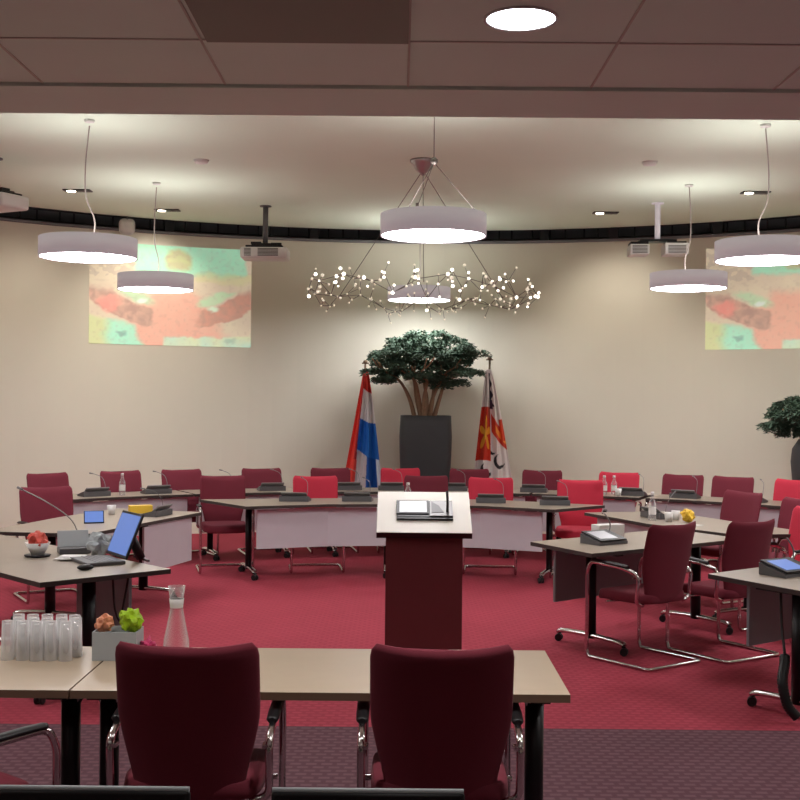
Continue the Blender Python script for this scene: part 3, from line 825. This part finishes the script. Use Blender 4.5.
chair('maroon', 3.42, 10.0, -0.9, -0.42, 'maroon chair facing left near the right edge, beside a red one')
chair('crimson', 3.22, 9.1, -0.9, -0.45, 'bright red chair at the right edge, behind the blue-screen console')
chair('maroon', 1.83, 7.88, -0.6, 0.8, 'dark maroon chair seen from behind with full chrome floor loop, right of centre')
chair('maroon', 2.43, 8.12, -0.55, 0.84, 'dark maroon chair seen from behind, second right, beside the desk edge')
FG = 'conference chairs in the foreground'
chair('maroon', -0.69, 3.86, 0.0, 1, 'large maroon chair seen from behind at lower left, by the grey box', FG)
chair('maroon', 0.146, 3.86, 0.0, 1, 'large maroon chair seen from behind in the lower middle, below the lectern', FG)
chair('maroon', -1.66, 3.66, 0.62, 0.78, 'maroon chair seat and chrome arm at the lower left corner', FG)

# black audience chairs whose top rims show at the bottom
def audience_chair(label, x):
    t = thing('audience_chair', label, 'chair', (x,2.74,0), 0, 'black audience chairs')
    mb = MB(); mb.box((0,0,0.66),(0.45,0.022,0.372), bevel=0.01); mb.build('backrest', M['black'], t)
    mb = MB(); mb.tube([(-0.222,0.0,0.846),(0.222,0.0,0.846)], 0.007, 8); mb.build('top_rail', M['boxgrey'], t)
    mb = MB(); mb.box((0,-0.25,0.44),(0.44,0.43,0.05), bevel=0.02); mb.build('seat', M['black'], t)
    for sx in (-1,1):
        mb = MB(); mb.tube([(sx*0.215,0.02,0.0),(sx*0.215,0.016,0.8)], 0.011, 8); mb.build('leg', M['chrome'], t)
        mb = MB(); mb.tube([(sx*0.215,-0.43,0.0),(sx*0.215,-0.43,0.43)], 0.011, 8); mb.build('leg', M['chrome'], t)
audience_chair('top rim of a black chair back at the bottom left', -0.703)
audience_chair('top rim of a black chair back at the bottom, right of the other', -0.066)

# ---------------------------------------------------------------- consoles on desks
cl = ['beside the leftmost outer ring chair','in front of the second outer ring chair from the left','in front of the third chair from the left',
 'behind the dark chair with a visible seat','in front of the ring chair left of the striped flag','in front of the red ring chair between flag and planter',
 'in front of the ring chair under the crescent flag','in front of the ring chair right of the crescent flag','right of the small bottles by the red ring chair',
 'in front of the maroon chair beside the red','in front of the chair near the right end']
for px, l in zip((95,157,222,272,349,392,455,535,633,686,752), cl):
    tt = ang_for(px, 5.36); p = rp(tt, 5.36)
    console(p[0], p[1], math.sin(tt), math.cos(tt), 'grey microphone console, outer ring, '+l)
for X, Y, l in ((-1.05,11.92,'left of the red chair beside the lectern'),(-0.42,11.98,'right of the red chair beside the lectern'),
                (0.93,11.95,'in front of the red chair under the crescent flag'),(1.55,11.75,'near the right end of the row')):
    console(X, Y, 0.1, 1, 'grey microphone console, inner row, '+l)
console(-2.12,10.3,-1,0.3,'grey microphone console on the left side desk, near its far end')
console(2.3,10.5,1,0.4,'grey microphone console on the right side desk')

# ---------------------------------------------------------------- lectern
LX = 0.165
t = thing('lectern', 'dark red-brown lectern with a sloping white top standing in the middle', 'lectern', (LX,7.82,0))
mb = MB(); pr = [(-0.16,0),(0.18,0),(0.18,1.06),(-0.16,0.885)]
mb.loops([[(x,y,z) for y,z in pr] for x in (-0.25,0.25)], smooth=False); mb.build('body', M['lect'], t)
ang = math.atan2(1.135-0.905, 0.44)
TM = Matrix.Translation((0,-0.2,0.905)) @ Matrix.Rotation(ang,4,'X')
slope = math.hypot(0.23,0.44)
mb = MB(); mb.box((0,slope/2,-0.021),(0.62,slope,0.04), mtx=TM); mb.build('top_edge', M['lectedge'], t)
mb = MB(); mb.box((0,slope/2,0.001),(0.618,slope-0.002,0.004), mtx=TM); mb.build('reading_top', M['lecttop'], t)
c = thing('lectern_console', 'console with a pale lit screen and short black microphone on the lectern', 'microphone unit', (LX,7.62,0.905))
c.rotation_euler = (ang,0,0)
mb = MB(); mb.box((0.005,0.255,0.014),(0.37,0.2,0.02), bevel=0.004); mb.box((0.005,0.15,0.012),(0.37,0.02,0.016)); mb.build('base', M['black'], c)
mb = MB(); mb.box((-0.075,0.265,0.026),(0.215,0.165,0.01), bevel=0.003); s_ = mb.build('display_frame', M['black'], c)
mb = MB(); mb.box((-0.072,0.265,0.032),(0.18,0.13,0.002)); mb.build('display', M['screen_grey'], s_)
mb = MB(); mb.box((0.115,0.255,0.026),(0.15,0.185,0.006)); mb.build('control_panel', M['console_face'], c)
mb = MB(); mb.prism([(0.05,0.2),(0.13,0.2),(0.1,0.28),(0.05,0.33)],0.029,0.032); mb.build('loudspeaker_grille', M['console'], c)
mb = MB(); mb.tube([(0.155,0.21,0.03),(0.155,0.22,0.1),(0.15,0.26,0.16)], 0.009, 8); mb.build('gooseneck_microphone', M['black'], c)

# ---------------------------------------------------------------- small things
def at_table(name, label, cat, x, y, rz=0, group=None): return thing(name, label, cat, (x,y,TZ+0.001), rz, group)
def glass_prof(r0, r1, h, th=0.0025, base=0.008): return [(0.004,0),(r0,0),(r1,h),(r1-th,h),(r0-th,base),(0.004,base)]
mb = MB(); mb.lathe([(0.004,0.15),(0.022,0.15),(0.0262,0.0),(0.0242,0.0),(0.02,0.14),(0.004,0.14)], seg=20)
g0 = mb.build('drinking_glass', M['tumbler']); k = 0
for row, (yy, off) in enumerate(((4.70,-0.005),(4.63,0.018),(4.56,-0.002))):
    for i in range(5):
        o = g0 if k == 0 else g0.copy()
        if k: C.objects.link(o)
        o.location = (-1.505+0.056*i+off+random.uniform(-.002,.002), yy+random.uniform(-.006,.006), TZ+0.001); k += 1
        tag(o, 'upturned clear tumbler in the block of glasses on the lower left table', 'drinking glass', 'upturned glasses on the table')
# carafe
t = at_table('water_carafe', 'clear glass carafe behind the lower left maroon chair', 'carafe', -0.875, 4.66)
mb = MB(); mb.lathe([(0.004,0),(0.05,0),(0.052,0.01),(0.050,0.06),(0.028,0.17),(0.024,0.205),(0.034,0.275),(0.032,0.275),(0.022,0.206),(0.026,0.17),(0.048,0.06),(0.049,0.012),(0.004,0.01)], seg=28); mb.build('bottle_body', M['glass'], t)
mb = MB(); mb.lathe([(0.0255,0.19),(0.026,0.2),(0.029,0.225),(0.0275,0.225)], seg=28, cap0=False, cap1=False); mb.build('neck_label', M['paper'], t)
# box of packets
def crumple(name, m, c, r, parent=None, seed=0):
    rd = random.Random(seed); mb = MB(); q = bmesh.ops.create_icosphere(mb.bm, subdivisions=3, radius=r)
    ph = [rd.uniform(0,6) for _ in range(3)]
    for v in q['verts']: v.co *= rd.uniform(0.82,1.15)*(1+0.28*math.sin(v.co.x/r*5+ph[0])*math.sin(v.co.y/r*4+ph[1])*math.cos(v.co.z/r*4+ph[2]))
    bmesh.ops.translate(mb.bm, vec=c, verts=q['verts']); return mb.build(name, m, parent)
t = at_table('storage_box', 'grey open box on the foreground table, packets sticking out', 'box', -1.095, 4.62)
mb = MB()
for c_, d_ in (((0,-0.065,0.055),(0.17,0.004,0.11)),((0,0.065,0.055),(0.17,0.004,0.11)),((-0.083,0,0.055),(0.004,0.126,0.11)),((0.083,0,0.055),(0.004,0.126,0.11)),((0,0,0.003),(0.17,0.13,0.006))): mb.box(c_, d_)
mb.build('box_body', M['boxgrey'], t)
for lab, m, dx, dz, r, sd in (('crumpled peach packet at the left of the grey box','peach',-0.055,0.12,0.035,1),('lime green packet on the right of the grey box','green',0.05,0.135,0.045,2),('pink packet beside the right end of the grey box','pink',0.118,0.028,0.034,4)):
    o = crumple('snack_packet', M[m], (0,0,0), r, seed=sd); o.location = (-1.095+dx, 4.62, TZ+dz+0.012); tag(o, lab, 'packet')
# laptop / monitor at left
def lap(x, y, rz): 
    t = at_table('laptop', 'open laptop with a bright blue screen on the left desk', 'laptop', x, y, rz)
    mb = MB(); mb.box((0,-0.12,0.012),(0.34,0.24,0.02), bevel=0.004); k_ = mb.build('keyboard_base', M['console'], t)
    mb = MB()
    for r_ in range(5):
        for q in range(12): mb.box((-0.143+q*0.026,-0.06-r_*0.026,0.0235),(0.021,0.02,0.003))
    mb.build('keys', M['console_face'], k_)
    mt = Matrix.Translation((0,0.0,0.03)) @ Matrix.Rotation(math.radians(-22),4,'X')
    mb = MB(); mb.box((0,0,0.145),(0.36,0.014,0.29), mtx=mt, bevel=0.004); s2 = mb.build('screen_lid', M['black'], t)
    mb = MB(); mb.box((0,-0.0085,0.147),(0.33,0.002,0.255), mtx=mt); mb.build('display', M['screen_blue'], s2)
    mb = MB(); mb.prism([(-0.125,0.155),(0.125,0.155),(0.125,0.17),(-0.125,0.17)],0.0,0.012); mb.tube([(0.0,0.16,0.008),(0,0.085,0.17)],0.03,8); mb.build('stand', M['black'], t)
lap(-1.76, 7.36, -1.0)
t = at_table('microphone_console', 'grey tilted console behind the papers on the left desk', 'microphone unit', -2.13, 7.74, 0.4)
mb = MB(); mb.box((0,0,0.02),(0.2,0.14,0.04), bevel=0.006); mb.build('base', M['console'], t)
mb = MB(); mb.box((0,0.02,0.09),(0.2,0.012,0.13), mtx=Matrix.Rotation(-0.3,4,'X'), bevel=0.004); mb.build('display', M['boxgrey'], t)
mb = MB(); mb.tube(curve3([(0.05,0.04,0.04),(0.0,0.1,0.2),(-0.15,0.2,0.32),(-0.3,0.3,0.4)]), 0.004, 6); mb.tube([(-0.3,0.3,0.4),(-0.33,0.32,0.415)], 0.009, 8); mb.build('gooseneck_microphone', M['console_face'], t)
t = at_table('sweets_bowl', 'white bowl of red sweets on a black saucer, left desk', 'bowl', -2.31, 7.55)
mb = MB(); mb.lathe([(0.01,0),(0.075,0),(0.085,0.012),(0.01,0.012)], seg=24); mb.build('saucer', M['black'], t)
mb = MB(); mb.lathe([(0.01,0.013),(0.04,0.013),(0.08,0.09),(0.077,0.09),(0.038,0.02),(0.01,0.02)], seg=24); mb.build('bowl_body', M['white'], t)
o = crumple('red_sweets', M['redstuff'], (0,0,0.1), 0.062, t, 9)
mb = MB(); mb.ball((0,0,0.0),0.05,14,8,(1.0,0.55,0.36)); o = mb.build('computer_mouse', M['black']); o.location = (-1.85,6.97,TZ+0.017); o.rotation_euler[2] = 0.5; tag(o, 'small black mouse near the edge of the left desk', 'computer mouse')
mb = MB()
for k in range(5): mb.box((random.uniform(-.03,.03),random.uniform(-.03,.03),0.003+0.004*k),(0.15,0.11,0.003), rz=random.uniform(-.5,.5))
o = mb.build('paper_stack', M['paper']); o.location = (-2.06,7.42,TZ+0.001); tag(o, 'loose white papers between laptop and grey console', 'papers')
o = crumple('plastic_bag', M['boxgrey'], (0,0,0), 0.08, seed=21); o.scale = (1.0,0.8,0.9); o.location = (-1.93,7.62,TZ+0.075); tag(o, 'crumpled pale plastic bag behind the laptop', 'plastic bag')
# left side desk: tablet, bottle, box
def screen_unit(label, x, y, rz, m='screen_blue', w=0.26, scale=1.0):
    t = at_table('screen_console', label, 'microphone unit', x, y, rz)
    mb = MB(); mb.loops([[(xx,yy,zz) for yy,zz in ((-0.11,0),(0.09,0),(0.09,0.07),(-0.11,0.02))] for xx in (-w/2-0.01,w/2+0.01)], smooth=False); mb.build('base', M['console'], t)
    mt = Matrix.Translation((0,-0.01,0.055)) @ Matrix.Rotation(math.atan2(0.05,0.2),4,'X')
    mb = MB(); mb.box((0,0,0),(w,0.21,0.012), mtx=mt, bevel=0.003); p_ = mb.build('display_frame', M['black'], t)
    mb = MB(); mb.box((-0.02,0,0.007),(w-0.09,0.15,0.002), mtx=mt); mb.build('display', M[m], p_)
    mb = MB(); mb.tube(curve3([(w/2-0.02,0.05,0.06),(w/2,0.06,0.13),(w/2-0.06,0.05,0.2),(w/2-0.16,-0.02,0.22)]), 0.005, 6); mb.build('gooseneck_microphone', M['console_face'], t)
    return t
screen_unit('tablet console with blue screen at the right edge desk', 2.32, 7.05, math.radians(32))
screen_unit('console with a white lit screen on the angled desk right of centre', 1.48, 8.55, math.radians(35), 'screen_grey')
t = at_table('tablet', 'small upright tablet with blue screen on the left side desk', 'tablet', -2.48, 9.6, 0.3)
mb = MB(); mb.box((0,0,0.055),(0.16,0.012,0.11), mtx=Matrix.Rotation(-0.5,4,'X'), bevel=0.003); p_ = mb.build('case', M['black'], t)
mb = MB(); mb.box((0,-0.008,0.055),(0.145,0.002,0.095), mtx=Matrix.Rotation(-0.5,4,'X')); mb.build('display', M['screen_blue'], p_)
def bottle(label, x, y, h=0.2, r=0.033, cat='bottle'):
    t = at_table('water_bottle', label, cat, x, y)
    mb = MB(); mb.lathe([(0.004,0),(r,0),(r,h*0.6),(r*0.45,h*0.82),(r*0.42,h),(r*0.36,h),(r*0.38,h*0.82),(r*0.93,h*0.59),(r*0.93,0.006),(0.004,0.006)], seg=20); mb.build('bottle_body', M['glass'], t)
    mb = MB(); mb.lathe([(r*1.01,h*0.22),(r*1.01,h*0.5)], seg=20, cap0=False, cap1=False); mb.build('bottle_label', M['paper'], t)
    mb = MB(); mb.lathe([(0.003,h+0.012),(r*0.47,h+0.01),(r*0.47,h-0.012),(r*0.4,h-0.014)], seg=14); mb.build('cap', M['white'], t)
p = rp(ang_for(123,5.3),5.3); bottle('water bottle on the outer ring desk, above the laptop screen', p[0], p[1], 0.22)
bottle('water bottle on the right side desk behind the first dark chair', 2.2, 10.25, 0.24)
p = rp(ang_for(605,5.35),5.35); bottle('first of two water bottles beside the red ring chair right of centre', p[0], p[1], 0.2)
p = rp(ang_for(613,5.4),5.4); bottle('second water bottle, right of its twin by the red ring chair', p[0]+0.02, p[1], 0.2)
bottle('small water bottle just behind the lectern top', 0.09, 12.0, 0.18)
def cup(label, x, y, m='white'):
    mb = MB(); mb.lathe([(0.004,0),(0.028,0),(0.038,0.08),(0.036,0.08),(0.026,0.006),(0.004,0.006)], seg=20)
    o = mb.build('cup', M[m]); o.location = (x,y,TZ+0.001); tag(o, label, 'cup')
cup('white cup left of the yellow packet on the right side desk', 2.32, 10.15); cup('second white cup beside the yellow packet, slightly nearer the bottle', 2.42, 10.32)
p = rp(ang_for(619,5.22),5.22); cup('white cup right of the two bottles on the outer ring', p[0], p[1])
cup('white cup on the left side desk beside the yellow box', -2.52, 10.35)
cup('white cup behind the lectern near its right top corner', 0.43, 12.05)
mb = MB(); mb.box((0,0,0.05),(0.24,0.1,0.1), bevel=0.004); o = mb.build('white_box', M['white']); o.location = (1.58,8.92,TZ+0.001); o.rotation_euler[2] = 0.5; tag(o, 'white box behind the white-screen console', 'box')
o = crumple('snack_packet', M['yellow'], (0,0,0), 0.055, seed=5); o.location = (2.48,10.12,TZ+0.06); tag(o, 'yellow packet on the right side desk', 'packet')
mb = MB(); mb.box((0,0,0.0),(0.2,0.1,0.07), bevel=0.004); o = mb.build('yellow_box', M['yellow']); o.location = (-2.3,10.5,TZ+0.036); o.rotation_euler[2] = 0.4; tag(o, 'yellow box on the left side desk beside its console', 'box')
mb = MB(); mb.box((0,0,0),(0.2,0.14,0.004), rz=.5); o = mb.build('paper_sheet', M['paper']); o.location = (2.42,9.85,TZ+0.004); tag(o, 'white paper sheet near the yellow packet', 'paper')
t = at_table('sweets_bowl', 'low bowl of red sweets behind the lectern, right of its centre', 'bowl', 0.56, 11.98)
mb = MB(); mb.lathe([(0.01,0),(0.05,0),(0.09,0.045),(0.087,0.045),(0.048,0.006),(0.01,0.006)], seg=20); mb.build('bowl_body', M['white'], t); q_ = crumple('red_sweets', M['redstuff'], (0,0,0), 0.05, t, 12); q_.scale = (1.2,1.2,0.55); q_.location = (0,0,0.05)
# cable conduit on the right edge desk
mb = MB(); pts = curve3([(2.19,6.76,0.70),(2.18,6.70,0.5),(2.165,6.6,0.33),(2.13,6.53,0.22),(2.15,6.50,0.1),(2.20,6.48,0.035)], 14)
mb.tube(pts[:28], 0.008, 6); mb.tube(pts[26:], [0.026+0.005*(i%2) for i in range(len(pts)-26)], 10)
o = mb.build('cable_conduit', M['black']); tag(o, 'black ribbed cable conduit hanging under the right edge desk', 'cable')
mb = MB(); mb.tube(curve3([(-1.72,7.10,0.705),(-1.70,7.08,0.5),(-1.66,7.06,0.42),(-1.64,7.02,0.5),(-1.62,7.06,0.66),(-1.62,7.08,0.7)]), 0.007, 6)
o = mb.build('loose_cable', M['black']); tag(o, 'black looped cable hanging under the left laptop desk', 'cable')

# ---------------------------------------------------------------- world, camera, view
w = bpy.data.worlds.new('world'); bpy.context.scene.world = w; w.use_nodes = True
w.node_tree.nodes['Background'].inputs['Color'].default_value = (0.9,0.85,0.8,1)
w.node_tree.nodes['Background'].inputs['Strength'].default_value = 0.0
cam = bpy.data.cameras.new('camera'); co = bpy.data.objects.new('camera', cam); C.objects.link(co)
cam.sensor_fit = 'HORIZONTAL'; cam.sensor_width = 36; cam.lens = 36*1180/800
cam.shift_y = 2/800
co.location = (0,0,1.75); co.rotation_euler = (PI/2, -0.009, 0)
cam.clip_end = 100
sc = bpy.context.scene; sc.camera = co
sc.view_settings.view_transform = 'Standard'; sc.view_settings.look = 'None'; sc.view_settings.gamma = 1; sc.view_settings.exposure = 1.28
sc.cycles.use_denoising = True
sc.cycles.max_bounces = 8; sc.cycles.diffuse_bounces = 5; sc.cycles.transmission_bounces = 8; sc.cycles.sample_clamp_indirect = 4
